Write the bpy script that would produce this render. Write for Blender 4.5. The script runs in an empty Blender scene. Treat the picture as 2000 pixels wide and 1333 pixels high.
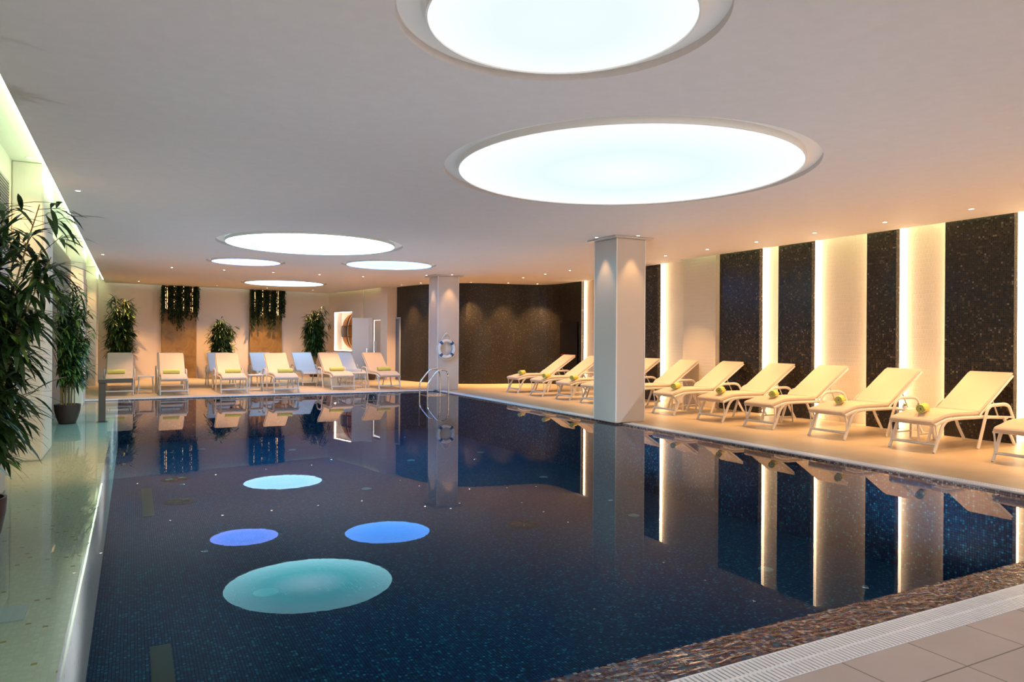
import bpy, bmesh, math, random
from mathutils import Vector, Matrix
C = bpy.context.scene.collection
PI = math.pi
# ------------------------------------------------------------------ camera, world, exposure
FPX = 1405.0; YAW = math.radians(27.8); ROLL = 0.0065
cd = bpy.data.cameras.new('camera'); cam = bpy.data.objects.new('camera', cd); C.objects.link(cam)
cd.sensor_width = 36; cd.lens = FPX / 2000 * 36; cd.shift_y = -2.3 / 2000; cd.clip_start = .05; cd.clip_end = 200
F = Vector((math.sin(YAW), math.cos(YAW), 0)); R = Vector((math.cos(YAW), -math.sin(YAW), 0)); Z = Vector((0, 0, 1))
rc = R * math.cos(ROLL) + Z * math.sin(ROLL); uc = -R * math.sin(ROLL) + Z * math.cos(ROLL)
cam.matrix_world = Matrix(((rc.x, uc.x, -F.x, 0), (rc.y, uc.y, -F.y, 0), (rc.z, uc.z, -F.z, 1.5), (0, 0, 0, 1)))
bpy.context.scene.camera = cam
w = bpy.data.worlds.new('world'); bpy.context.scene.world = w; w.use_nodes = True
w.node_tree.nodes['Background'].inputs[0].default_value = (1, .95, .93, 1)
w.node_tree.nodes['Background'].inputs[1].default_value = 2.3  # added ambient fill, let in through the open end of the hall
vs = bpy.context.scene.view_settings
vs.view_transform = 'Standard'; vs.look = 'None'; vs.gamma = 1; vs.use_curve_mapping = False; vs.exposure = 0.0

# light levels
UW_FILL_W = 165; UW_FILL_COL = (.92, .90, 1)
SPOT_W = 330; SPOT_COL = (1, .56, .22)
LED_WARM = ((1, .70, .42), 17.0)
COVE_LEFT = ((.74, 1, .58), 17.0); COVE_BACK = ((.62, .95, 1), 9.0); COVE_RIGHT = ((.85, 1, .55), 14.0)

# ------------------------------------------------------------------ materials
def new_mat(name):
    m = bpy.data.materials.new(name); m.use_nodes = True
    nt = m.node_tree; return m, nt, nt.nodes['Principled BSDF']
def N(nt, t, **k):
    n = nt.nodes.new(t)
    for a, v in k.items(): setattr(n, a, v)
    return n
def plain(name, col, rough=.5, metal=0, spec=.5, bump=0, bscale=30, var=0):
    m, nt, b = new_mat(name); L = nt.links.new
    b.inputs['Base Color'].default_value = (*col, 1); b.inputs['Roughness'].default_value = rough
    b.inputs['Metallic'].default_value = metal; b.inputs['Specular IOR Level'].default_value = spec
    tc = N(nt, 'ShaderNodeTexCoord'); no = N(nt, 'ShaderNodeTexNoise'); no.inputs['Scale'].default_value = bscale; no.inputs['Detail'].default_value = 5
    L(tc.outputs['Object'], no.inputs['Vector'])
    if bump:
        bp = N(nt, 'ShaderNodeBump'); bp.inputs['Strength'].default_value = bump; bp.inputs['Distance'].default_value = .01
        L(no.outputs['Fac'], bp.inputs['Height']); L(bp.outputs['Normal'], b.inputs['Normal'])
    if var:
        mx = N(nt, 'ShaderNodeMix', data_type='RGBA'); mx.inputs['A'].default_value = (*[c * (1 - var) for c in col], 1); mx.inputs['B'].default_value = (*[min(1, c * (1 + var)) for c in col], 1)
        L(no.outputs['Fac'], mx.inputs['Factor']); L(mx.outputs['Result'], b.inputs['Base Color'])
    return m
def emit(name, col, s):
    m = bpy.data.materials.new(name); m.use_nodes = True; nt = m.node_tree; nt.nodes.clear()
    e = N(nt, 'ShaderNodeEmission'); o = N(nt, 'ShaderNodeOutputMaterial'); e.inputs[0].default_value = (*col, 1); e.inputs[1].default_value = s
    nt.links.new(e.outputs[0], o.inputs[0]); return m
def disc_mat(name, rim, mid, centre, s):
    """stretched light membrane: slightly uneven glow from the lamps behind it"""
    m = bpy.data.materials.new(name); m.use_nodes = True; nt = m.node_tree; nt.nodes.clear(); L = nt.links.new
    e = N(nt, 'ShaderNodeEmission'); o = N(nt, 'ShaderNodeOutputMaterial'); e.inputs[1].default_value = s
    tc = N(nt, 'ShaderNodeTexCoord'); ln = N(nt, 'ShaderNodeVectorMath', operation='LENGTH'); L(tc.outputs['Object'], ln.inputs[0])
    r = N(nt, 'ShaderNodeValToRGB'); L(ln.outputs['Value'], r.inputs[0])
    els = r.color_ramp.elements; els[0].position = .0; els[0].color = (*centre, 1); els[1].position = 1; els[1].color = (*rim, 1)
    x = els.new(.5); x.color = (*mid, 1)
    L(r.outputs[0], e.inputs[0]); L(e.outputs[0], o.inputs[0]); return m
def mosaic(name, pitch, ramp, grout, rough=.15, spec=.5, bump=.3, gw=.09, tilt=0.0, metal=0):
    m, nt, b = new_mat(name); L = nt.links.new
    uv = N(nt, 'ShaderNodeUVMap'); sc = N(nt, 'ShaderNodeVectorMath', operation='SCALE'); sc.inputs['Scale'].default_value = 1 / pitch
    L(uv.outputs[0], sc.inputs[0])
    fl = N(nt, 'ShaderNodeVectorMath', operation='FLOOR'); L(sc.outputs[0], fl.inputs[0])
    fr = N(nt, 'ShaderNodeVectorMath', operation='FRACTION'); L(sc.outputs[0], fr.inputs[0])
    wn = N(nt, 'ShaderNodeTexWhiteNoise', noise_dimensions='3D'); L(fl.outputs[0], wn.inputs['Vector'])
    cr = N(nt, 'ShaderNodeValToRGB'); cr.color_ramp.interpolation = 'CONSTANT'; L(wn.outputs['Value'], cr.inputs[0])
    els = cr.color_ramp.elements
    while len(els) > 1: els.remove(els[0])
    els[0].position = 0; els[0].color = (*ramp[0][1], 1)
    for p, c in ramp[1:]:
        x = els.new(p); x.color = (*c, 1)
    sx = N(nt, 'ShaderNodeSeparateXYZ'); L(fr.outputs[0], sx.inputs[0])
    def edge(s):
        a = N(nt, 'ShaderNodeMath', operation='PINGPONG'); a.inputs[1].default_value = .5; L(s, a.inputs[0])
        g = N(nt, 'ShaderNodeMath', operation='GREATER_THAN'); g.inputs[1].default_value = gw; L(a.outputs[0], g.inputs[0]); return g
    g1, g2 = edge(sx.outputs[0]), edge(sx.outputs[1])
    mu = N(nt, 'ShaderNodeMath', operation='MULTIPLY'); L(g1.outputs[0], mu.inputs[0]); L(g2.outputs[0], mu.inputs[1])
    mx = N(nt, 'ShaderNodeMix', data_type='RGBA'); mx.inputs['A'].default_value = (*grout, 1); L(mu.outputs[0], mx.inputs['Factor']); L(cr.outputs[0], mx.inputs['B'])
    L(mx.outputs['Result'], b.inputs['Base Color'])
    b.inputs['Specular IOR Level'].default_value = spec; b.inputs['Metallic'].default_value = metal
    ro = N(nt, 'ShaderNodeMapRange'); ro.inputs['To Min'].default_value = .7; ro.inputs['To Max'].default_value = rough
    L(mu.outputs[0], ro.inputs['Value']); L(ro.outputs[0], b.inputs['Roughness'])
    bp = N(nt, 'ShaderNodeBump'); bp.inputs['Strength'].default_value = bump; bp.inputs['Distance'].default_value = .002
    ad = N(nt, 'ShaderNodeMath', operation='MULTIPLY_ADD'); ad.inputs[1].default_value = tilt; L(wn.outputs['Value'], ad.inputs[0]); L(mu.outputs[0], ad.inputs[2])
    L(ad.outputs[0], bp.inputs['Height']); L(bp.outputs['Normal'], b.inputs['Normal'])
    return m
def tiles(name, c1, c2, grout, bw, bh, rough=.45, bump=.1, gw=.004, off=0.0):
    m, nt, b = new_mat(name); L = nt.links.new
    uv = N(nt, 'ShaderNodeUVMap'); br = N(nt, 'ShaderNodeTexBrick'); br.offset = off
    L(uv.outputs[0], br.inputs['Vector'])
    br.inputs['Color1'].default_value = (*c1, 1); br.inputs['Color2'].default_value = (*c2, 1); br.inputs['Mortar'].default_value = (*grout, 1)
    br.inputs['Scale'].default_value = 1; br.inputs['Mortar Size'].default_value = gw; br.inputs['Brick Width'].default_value = bw; br.inputs['Row Height'].default_value = bh
    no = N(nt, 'ShaderNodeTexNoise'); no.inputs['Scale'].default_value = 3; no.inputs['Detail'].default_value = 8; L(uv.outputs[0], no.inputs['Vector'])
    mx = N(nt, 'ShaderNodeMix', data_type='RGBA', blend_type='MULTIPLY'); mx.inputs['Factor'].default_value = .35
    rp = N(nt, 'ShaderNodeValToRGB'); rp.color_ramp.elements[0].position = .3; rp.color_ramp.elements[0].color = (.7, .7, .7, 1); rp.color_ramp.elements[1].position = .7
    L(no.outputs['Fac'], rp.inputs[0]); L(br.outputs['Color'], mx.inputs['A']); L(rp.outputs[0], mx.inputs['B']); L(mx.outputs['Result'], b.inputs['Base Color'])
    b.inputs['Roughness'].default_value = rough
    bp = N(nt, 'ShaderNodeBump'); bp.invert = True; bp.inputs['Strength'].default_value = bump; bp.inputs['Distance'].default_value = .003; L(br.outputs['Fac'], bp.inputs['Height']); L(bp.outputs['Normal'], b.inputs['Normal'])
    return m
def water_mat():
    m = bpy.data.materials.new('pool_water'); m.use_nodes = True; nt = m.node_tree; nt.nodes.clear(); L = nt.links.new
    o = N(nt, 'ShaderNodeOutputMaterial'); t = N(nt, 'ShaderNodeBsdfTransparent'); g = N(nt, 'ShaderNodeBsdfGlossy'); mx = N(nt, 'ShaderNodeMixShader')
    t.inputs[0].default_value = (.80, .92, .97, 1); g.inputs['Roughness'].default_value = .0
    f = N(nt, 'ShaderNodeFresnel'); f.inputs['IOR'].default_value = 1.33
    tc = N(nt, 'ShaderNodeTexCoord'); no = N(nt, 'ShaderNodeTexNoise'); no.inputs['Scale'].default_value = 5; no.inputs['Detail'].default_value = 3
    L(tc.outputs['Object'], no.inputs['Vector']); bp = N(nt, 'ShaderNodeBump'); bp.inputs['Strength'].default_value = .004; bp.inputs['Distance'].default_value = .02
    L(no.outputs['Fac'], bp.inputs['Height']); L(bp.outputs['Normal'], g.inputs['Normal'])
    pw = N(nt, 'ShaderNodeMath', operation='POWER'); pw.inputs[1].default_value = 1.25; L(f.outputs[0], pw.inputs[0]); mr = N(nt, 'ShaderNodeMapRange', interpolation_type='SMOOTHSTEP'); mr.inputs['From Min'].default_value = .06; mr.inputs['From Max'].default_value = .28; L(f.outputs[0], mr.inputs['Value']); mm = N(nt, 'ShaderNodeMath', operation='MULTIPLY'); L(pw.outputs[0], mm.inputs[0]); L(mr.outputs[0], mm.inputs[1]); L(mm.outputs[0], mx.inputs[0]); L(t.outputs[0], mx.inputs[1]); L(g.outputs[0], mx.inputs[2]); L(mx.outputs[0], o.inputs[0]); return m
def relief(name, col):
    """cream wall covering pressed with a small woven block pattern"""
    m, nt, b = new_mat(name); L = nt.links.new
    uv = N(nt, 'ShaderNodeUVMap'); br = N(nt, 'ShaderNodeTexBrick'); L(uv.outputs[0], br.inputs['Vector'])
    br.inputs['Scale'].default_value = 1; br.inputs['Mortar Size'].default_value = .006; br.inputs['Mortar Smooth'].default_value = 1; br.inputs['Brick Width'].default_value = .05; br.inputs['Row Height'].default_value = .075
    bp = N(nt, 'ShaderNodeBump'); bp.invert = True; bp.inputs['Strength'].default_value = .6; bp.inputs['Distance'].default_value = .006
    L(br.outputs['Fac'], bp.inputs['Height']); L(bp.outputs['Normal'], b.inputs['Normal'])
    b.inputs['Base Color'].default_value = (*col, 1); b.inputs['Roughness'].default_value = .55; return m
def wood(name, c1, c2, sc=3):
    m, nt, b = new_mat(name); L = nt.links.new
    tc = N(nt, 'ShaderNodeTexCoord'); no = N(nt, 'ShaderNodeTexNoise'); no.inputs['Scale'].default_value = sc; no.inputs['Detail'].default_value = 8; no.inputs['Distortion'].default_value = .6
    L(tc.outputs['Object'], no.inputs['Vector']); r = N(nt, 'ShaderNodeValToRGB'); r.color_ramp.elements[0].position = .35; r.color_ramp.elements[0].color = (*c1, 1); r.color_ramp.elements[1].position = .68; r.color_ramp.elements[1].color = (*c2, 1)
    L(no.outputs['Fac'], r.inputs[0]); L(r.outputs[0], b.inputs['Base Color']); b.inputs['Roughness'].default_value = .45; return m
M = dict(
    plaster=plain('ceiling_plaster', (.66, .60, .56), .7, bump=.25, bscale=9, var=.05),
    soffit=plain('soffit_paint', (.72, .74, .62), .7),
    wall=plain('cream_wall', (.76, .63, .54), .6, bump=.05, bscale=40),
    wall_left=plain('pale_wall', (.74, .70, .60), .35, spec=.5),
    column=plain('satin_column', (.55, .48, .43), .28, spec=.5),
    relief=relief('cream_relief', (.76, .66, .52)),
    deck=tiles('deck_tiles', (.58, .45, .30), (.56, .43, .285), (.44, .33, .22), .49, .98, .42),  # warm lamp tint partly put into this tile colour
    near=tiles('near_tiles', (.50, .43, .425), (.48, .41, .405), (.16, .14, .13), .49, .98, .5),  # tile like the deck's, with its pinkish grey lighting put into the colour
    dark=mosaic('dark_mosaic', .030, [(0, (.016, .011, .008)), (.45, (.028, .019, .013)), (.75, (.045, .031, .02)), (.92, (.10, .075, .05)), (.99, (.20, .17, .12))], (.012, .009, .007), .25, .5, .4, tilt=.25),
    curve=mosaic('curve_mosaic', .025, [(0, (.010, .008, .006)), (.4, (.018, .014, .009)), (.8, (.03, .023, .015)), (.95, (.09, .07, .045))], (.008, .006, .005), .35, .5, .5, tilt=.8),
    pool=mosaic('pool_mosaic', .026, [(0, (.001, .022, .065)), (.3, (.001, .04, .105)), (.55, (.001, .07, .13)), (.75, (.001, .03, .11)), (.88, (.004, .125, .20)), (.96, (.015, .21, .31))], (.001, .016, .045), .4, .2, .2),
    rim=mosaic('rim_mosaic', .024, [(0, (.09, .02, .05)), (.2, (.15, .06, .14)), (.38, (.05, .02, .07)), (.5, (.28, .24, .38)), (.6, (.04, .10, .34)), (.7, (.12, .03, .05)), (.8, (.46, .50, .62)), (.88, (.03, .16, .30))], (.015, .012, .02), .08, .7, .5, tilt=.9),
    lip=mosaic('lip_mosaic', .024, [(0, (.10, .05, .04)), (.4, (.20, .12, .10)), (.8, (.30, .24, .22))], (.03, .02, .02), .15),
    ledge=mosaic('ledge_mosaic', .028, [(0, (.86, .80, .68)), (.3, (.90, .84, .72)), (.6, (.82, .77, .66)), (.965, (.50, .36, .12)), (.98, (.92, .88, .8))], (.82, .77, .66), .3, .4, .1, gw=.05),
    water=water_mat(),
    grate=plain('grate_plastic', (.80, .82, .90), .35), gap=plain('gutter_dark', (.02, .02, .025), .6),
    frame=plain('white_frame', (.72, .64, .56), .35), cushion=plain('cream_cushion', (.63, .50, .385), .85, bump=.15, bscale=60),
    sling=plain('white_sling', (.80, .79, .84), .8, bump=.1, bscale=60), towel=plain('lime_towel', (.74, .66, .16), .95, bump=.6, bscale=120), shaded_towel_end=plain('shaded_towel_end', (.28, .36, .12), .95, bump=.6, bscale=120),
    steel=plain('steel', (.75, .72, .7), .12, 1), spout=plain('brushed_steel', (.10, .09, .08), .3, .9),
    pot=plain('brown_pot', (.075, .04, .03), .35), soil=plain('soil', (.03, .02, .012), .9, bump=.6, bscale=50),
    leaf=plain('leaf', (.022, .055, .012), .42, var=.5, bscale=2.5), leaf2=plain('leaf_light', (.16, .26, .04), .45, var=.3, bscale=2.5), cane=plain('cane', (.42, .30, .10), .5, var=.3, bscale=12),
    ivy=plain('ivy', (.022, .045, .015), .5, var=.5, bscale=8),
    gold=wood('gold_board', (.22, .12, .035), (.36, .21, .07)), darkwood=plain('panel_back', (.10, .05, .02), .5),
    blue=plain('navy_webbing', (.02, .10, .24), .5), rope=plain('rope', (.72, .68, .6), .8), buoy=plain('buoy_white', (.80, .74, .68), .4),
    mesh=plain('grille_taupe', (.30, .26, .22), .5), doorp=plain('door_taupe', (.45, .40, .36), .4), door_dark=plain('door_brown', (.10, .07, .055), .4),
    grey_pane=plain('pane_blue', (.10, .14, .22), .2),
    white=plain('white_lacquer', (.80, .80, .84), .3), grey=plain('grey_blue_door', (.42, .46, .52), .4), black=plain('black_recess', (.004, .004, .005), .4), red=plain('red_rail', (.4, .01, .01), .5),
    orange=wood('orange_veneer', (.55, .20, .03), (.75, .30, .06), 5), walnut=plain('walnut', (.09, .03, .012), .4), niche=plain('niche_white', (.80, .72, .66), .6),
    inlet=plain('inlet_plastic', (.05, .22, .24), .4), drain=plain('drain_dark', (.006, .008, .014), .5), marking=plain('marking_tile', (.035, .06, .04), .4),
    led=emit('led_warm', *LED_WARM), lens=emit('lamp_lens', (1, .86, .66), 14), cove_l=emit('cove_left', *COVE_LEFT), cove_b=emit('cove_back', *COVE_BACK), cove_r=emit('cove_right', *COVE_RIGHT),
    niche_led=emit('niche_led', (1, .80, .6), 12), garland=emit('garland_led', (1, .62, .28), 4.5), ring=plain('lamp_ring', (.8, .76, .7), .4), trim=plain('disc_trim', (.88, .82, .74), .5),
)
# ------------------------------------------------------------------ mesh helpers
class MB:
    def __init__(s): s.v = []; s.f = []; s.uv = None
    def add(s, vs, fs):
        o = len(s.v); s.v += [tuple(v) for v in vs]; s.f += [tuple(i + o for i in f) for f in fs]; return s
    def box(s, x0, x1, y0, y1, z0, z1):
        return s.add([(x0, y0, z0), (x1, y0, z0), (x1, y1, z0), (x0, y1, z0), (x0, y0, z1), (x1, y0, z1), (x1, y1, z1), (x0, y1, z1)],
                     [(0, 3, 2, 1), (4, 5, 6, 7), (0, 1, 5, 4), (1, 2, 6, 5), (2, 3, 7, 6), (3, 0, 4, 7)])
    def prism(s, pts, z0, z1):
        n = len(pts)
        return s.add([(x, y, z0) for x, y in pts] + [(x, y, z1) for x, y in pts], [tuple(range(n))[::-1], tuple(range(n, 2 * n))] + [(i, (i + 1) % n, n + (i + 1) % n, n + i) for i in range(n)])
    def tube(s, path, r, n=8, ref=(0, 1, 0), rb=None, close=False, taper=None):
        """sweep an ellipse (r in the bend plane, rb along ref) along a path"""
        P = [Vector(p) for p in path]; m = len(P); rb = rb or r; ref = Vector(ref); o = []
        for i, p in enumerate(P):
            a = P[i - 1] if (i or close) else P[0]; b = P[(i + 1) % m] if (i < m - 1 or close) else P[-1]
            t = (b - a).normalized(); side = ref - t * ref.dot(t)
            if side.length < 1e-4: side = t.orthogonal()
            side.normalize(); up = t.cross(side); k = 1 if not taper else 1 + (taper - 1) * i / (m - 1)
            for j in range(n):
                q = 2 * PI * j / n; o.append(p + up * (r * k * math.cos(q)) + side * (rb * k * math.sin(q)))
        fs = []
        for i in range(m if close else m - 1):
            for j in range(n):
                a, b = i * n, ((i + 1) % m) * n; fs.append((a + j, a + (j + 1) % n, b + (j + 1) % n, b + j))
        if not close: fs += [tuple(range(n))[::-1], tuple(range((m - 1) * n, m * n))]
        return s.add(o, fs)
    def lathe(s, prof, n=32, c=(0, 0, 0)):
        vs = [(c[0] + r * math.cos(2 * PI * j / n), c[1] + r * math.sin(2 * PI * j / n), c[2] + z) for r, z in prof for j in range(n)]
        fs = [(i * n + j, i * n + (j + 1) % n, (i + 1) * n + (j + 1) % n, (i + 1) * n + j) for i in range(len(prof) - 1) for j in range(n)]
        return s.add(vs, fs)
    def disc(s, r, z, n=32, c=(0, 0), up=True):
        f = tuple(range(n)); return s.add([(c[0] + r * math.cos(2 * PI * j / n), c[1] + r * math.sin(2 * PI * j / n), z) for j in range(n)], [f if up else f[::-1]])
    def build(s, name, mat, parent=None, loc=None, rz=0, smooth=None, bevel=0, fix=False, uv=None):
        me = bpy.data.meshes.new(name); me.from_pydata(s.v, [], s.f); me.materials.append(M[mat] if isinstance(mat, str) else mat)
        if fix:
            bm = bmesh.new(); bm.from_mesh(me); bmesh.ops.recalc_face_normals(bm, faces=bm.faces); bm.to_mesh(me); bm.free()
        me.update()
        ul = me.uv_layers.new(name='UVMap')
        for p in me.polygons:
            nx, ny, nz = abs(p.normal.x), abs(p.normal.y), abs(p.normal.z)
            for li in p.loop_indices:
                vi = me.loops[li].vertex_index; c = me.vertices[vi].co
                if uv: ul.data[li].uv = uv[vi]
                else: ul.data[li].uv = (c.x, c.y) if nz >= nx and nz >= ny else ((c.y, c.z) if nx >= ny else (c.x, c.z))
        if smooth is not None:
            for p in me.polygons: p.use_smooth = True
            me.set_sharp_from_angle(angle=math.radians(smooth))
        o = bpy.data.objects.new(name, me); C.objects.link(o)
        if parent: o.parent = parent
        if loc: o.location = loc
        if rz: o.rotation_euler.z = rz
        if bevel:
            b = o.modifiers.new('bevel', 'BEVEL'); b.width = bevel; b.segments = 2; b.limit_method = 'ANGLE'
        return o
def tag(o, label, cat, group=None, kind=None):
    if label: o['label'] = label
    if cat: o['category'] = cat
    if group: o['group'] = group
    if kind: o['kind'] = kind
    return o
def thing(name, label, cat, loc=(0, 0, 0), rz=0, group=None):
    o = bpy.data.objects.new(name, None); C.objects.link(o); o.location = loc; o.rotation_euler.z = rz; o.empty_display_size = .1
    return tag(o, label, cat, group)
def struct(name, mb, mat, **k):
    o = mb.build(name, mat, **k); o['kind'] = 'structure'; return o
def copy_tree(o, loc=None, rz=None, parent=None):
    c = o.copy(); C.objects.link(c); c.parent = parent
    for ch in [x for x in bpy.data.objects if x.parent == o]: copy_tree(ch, parent=c)
    if loc is not None: c.location = loc
    if rz is not None: c.rotation_euler.z = rz
    return c
def bez(pts, k=6):
    """smooth a polyline (Catmull-Rom)"""
    P = [Vector(p) for p in pts]; P = [P[0] * 2 - P[1]] + P + [P[-1] * 2 - P[-2]]; o = []
    for i in range(1, len(P) - 2):
        for j in range(k):
            t = j / k; a, b, c, d = P[i - 1:i + 3]
            o.append(.5 * ((2 * b) + (c - a) * t + (2 * a - 5 * b + 4 * c - d) * t * t + (3 * b - a - 3 * c + d) * t ** 3))
    return o + [P[-2]]
def round_path(pts, r=.06, k=4):
    """polyline with rounded corners"""
    P = [Vector(p) for p in pts]; o = [P[0]]
    for i in range(1, len(P) - 1):
        a = (P[i - 1] - P[i]); b = (P[i + 1] - P[i]); q = min(r, a.length * .45, b.length * .45)
        A = P[i] + a.normalized() * q; B = P[i] + b.normalized() * q
        for j in range(k + 1):
            t = j / k; o.append(A * (1 - t) ** 2 + P[i] * 2 * t * (1 - t) + B * t * t)
    return o + [P[-1]]

# ------------------------------------------------------------------ the hall: floor, pool, walls
ZC = 3.40; ZS = 3.67; WZ = -.03; WX0, WX1, WY0, WY1 = -1.33, 7.85, 2.80, 19.80
struct('floor', MB().box(8.10, 13.1, -3, 20.0, -.3, 0).box(-1.33, 13.1, 20.0, 30.6, -.3, 0), 'deck')
struct('floor', MB().box(-1.33, 8.10, -3, 2.25, -.3, 0), 'near')
struct('pool_basin', MB().box(-.30, WX1, WY0, WY1, -1.35, -1.1), 'pool')
struct('pool_basin', MB().box(WX1, 7.90, 2.48, WY1 + .1, -.07, -.012).box(-.30, 7.85, WY1, WY1 + .05, -.07, -.012), 'lip')
struct('pool_basin', MB().box(WX1, 7.90, 2.48, WY1 + .1, -1.35, -.071).box(-.30, 7.85, WY1, WY1 + .05, -1.35, -.071), 'pool')
struct('pool_ledge', MB().box(-1.33, -.30, 2.25, 19.85, -1.35, -.055), 'ledge')
struct('pool_rim', MB().add([(-.30, 2.8, -.036), (7.85, 2.8, -.036), (7.85, 2.48, -.06), (-.30, 2.48, -.06), (-.30, 2.8, -1.35), (7.85, 2.8, -1.35), (7.85, 2.48, -1.35), (-.30, 2.48, -1.35)],
       [(3, 2, 1, 0), (4, 5, 6, 7), (0, 1, 5, 4), (1, 2, 6, 5), (2, 3, 7, 6), (3, 0, 4, 7)]), 'rim')
struct('gutter', MB().box(-.30, 8.10, 2.25, 2.48, -.3, -.10).box(7.90, 8.10, 2.48, 20.0, -.3, -.10).box(-1.33, 7.90, 19.85, 20.0, -.3, -.10), 'gap')
wp = MB().add([(WX0, WY0 - .02, WZ), (WX1, WY0 - .02, WZ), (WX1, WY1, WZ), (WX0, WY1, WZ)], [(0, 1, 2, 3)])
wp.build('pool_water', 'water')
tag(bpy.data.objects['pool_water'], 'still dark blue swimming pool water mirroring the lit ceiling', 'water', kind='stuff')
# thin film of overflow water on the tiled rim
def rim_film():
    m, nt, b = new_mat('overflow_film'); nt.nodes.clear(); L = nt.links.new
    o = N(nt, 'ShaderNodeOutputMaterial'); t = N(nt, 'ShaderNodeBsdfTransparent'); g = N(nt, 'ShaderNodeBsdfGlossy'); mx = N(nt, 'ShaderNodeMixShader'); g.inputs['Roughness'].default_value = .03
    f = N(nt, 'ShaderNodeFresnel'); f.inputs['IOR'].default_value = 1.33; tc = N(nt, 'ShaderNodeTexCoord'); mp = N(nt, 'ShaderNodeMapping'); mp.inputs['Scale'].default_value = (9, 26, 1)
    no = N(nt, 'ShaderNodeTexNoise'); no.inputs['Scale'].default_value = 1; no.inputs['Detail'].default_value = 5; no.inputs['Distortion'].default_value = 1
    L(tc.outputs['Object'], mp.inputs[0]); L(mp.outputs[0], no.inputs['Vector']); bp = N(nt, 'ShaderNodeBump'); bp.inputs['Strength'].default_value = .8; bp.inputs['Distance'].default_value = .02
    L(no.outputs['Fac'], bp.inputs['Height']); L(bp.outputs['Normal'], g.inputs['Normal']); L(bp.outputs['Normal'], f.inputs['Normal'])
    L(f.outputs[0], mx.inputs[0]); L(t.outputs[0], mx.inputs[1]); L(g.outputs[0], mx.inputs[2]); L(mx.outputs[0], o.inputs[0]); return m
film = MB().add([(-.30, 2.78, -.030), (7.85, 2.78, -.030), (7.85, 2.48, -.052), (-.30, 2.48, -.052)], [(3, 2, 1, 0)]).build('overflow_water', rim_film())
tag(film, 'thin rippling sheet of water spilling over the red and blue mosaic rim', 'water', kind='stuff')
# left side
struct('wall_left', MB().box(-1.63, -1.33, -3, 28.9, -.3, ZS), 'wall_left')
# right wall: relief plane, then a deeper bay behind the column
struct('wall_right', MB().box(11.80, 12.1, -3, 15.2, 0, ZS).box(12.1, 13.1, 15.0, 15.2, 0, ZS).box(12.90, 13.1, 15.2, 19.5, 0, ZS), 'relief')
struct('wall_back', MB().prism([(-1.4, 28.80), (7.30, 30.33), (8.1, 30.33), (8.1, 30.6), (-1.4, 30.6)], 0, ZS), 'wall')
CURVE = [(8.51, 26.11), (8.66, 25.0), (8.80, 24.3), (9.05, 23.4), (9.60, 22.5), (10.36, 22.0), (11.48, 21.80), (12.42, 21.55), (12.81, 20.86), (12.81, 19.5)]
cv = [(p.x, p.y) for p in bez([(x, y, 0) for x, y in CURVE], 6)]
def curved_wall(name, pts, z0, z1, mat, th=.12):
    P = [Vector((x, y)) for x, y in pts]; n = len(P); s = 0; uvs = []; V = []
    Nn = []
    for i in range(n):
        t = (P[min(i + 1, n - 1)] - P[max(i - 1, 0)]).normalized(); Nn.append(Vector((-t.y, t.x)))
    arc = [0]
    for i in range(1, n): arc.append(arc[-1] + (P[i] - P[i - 1]).length)
    for off in (0, th):
        for z in (z0, z1):
            for i in range(n):
                q = P[i] + Nn[i] * off; V.append((q.x, q.y, z)); uvs.append((arc[i], z))
    f = []
    for i in range(n - 1):
        f += [(i, n + i, n + i + 1, i + 1), (2 * n + i, 2 * n + i + 1, 3 * n + i + 1, 3 * n + i), (n + i, 3 * n + i, 3 * n + i + 1, n + i + 1), (i, i + 1, 2 * n + i + 1, 2 * n + i)]
    f += [(0, 2 * n, 3 * n, n), (n - 1, 2 * n - 1, 4 * n - 1, 3 * n - 1)]
    mb = MB().add(V, f); return struct(name, mb, mat, uv=uvs)
curved_wall('wall_curved', cv, 0, ZS, 'curve')
# wall between the back wall and the curved wall, with the lit niche cut into it
A = Vector((7.30, 30.25)); B = Vector((7.95, 27.6)); dAB = (B - A).normalized(); nAB = Vector((-dAB.y, dAB.x)) * 1  # points away (+x)
def ab(s, d=0): q = A + dAB * s + nAB * d; return (q.x, q.y)
L_AB = (B - A).length
sw = MB()
for s0, s1, z0, z1 in ((-.1, .37, 0, ZS), (1.91, L_AB, 0, ZS), (.37, 1.91, 0, .98), (.37, 1.91, 2.62, ZS)): sw.prism([ab(s0), ab(s1), ab(s1, .5), ab(s0, .5)], z0, z1)
struct('wall_side', sw, 'wall', fix=True)
B2 = Vector((8.22, 25.4)); d2 = (B2 - B).normalized(); n2 = Vector((-d2.y, d2.x))
def bc(s, d=0): q = B + d2 * s + n2 * d; return (q.x, q.y)
sw = MB(); sw.prism([bc(0, .06), bc(1.66, .06), bc(1.66, .3), bc(0, .3)], 2.23, ZS); sw.prism([bc(0, .5), bc(2.6, .5), bc(2.6, .6), bc(0, .6)], 0, 2.23); sw.prism([bc(1.66, 0), bc(2.24, 0), bc(2.24, .5), bc(1.66, .5)], 0, ZS)
struct('wall_side', sw, 'wall', fix=True)
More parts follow.
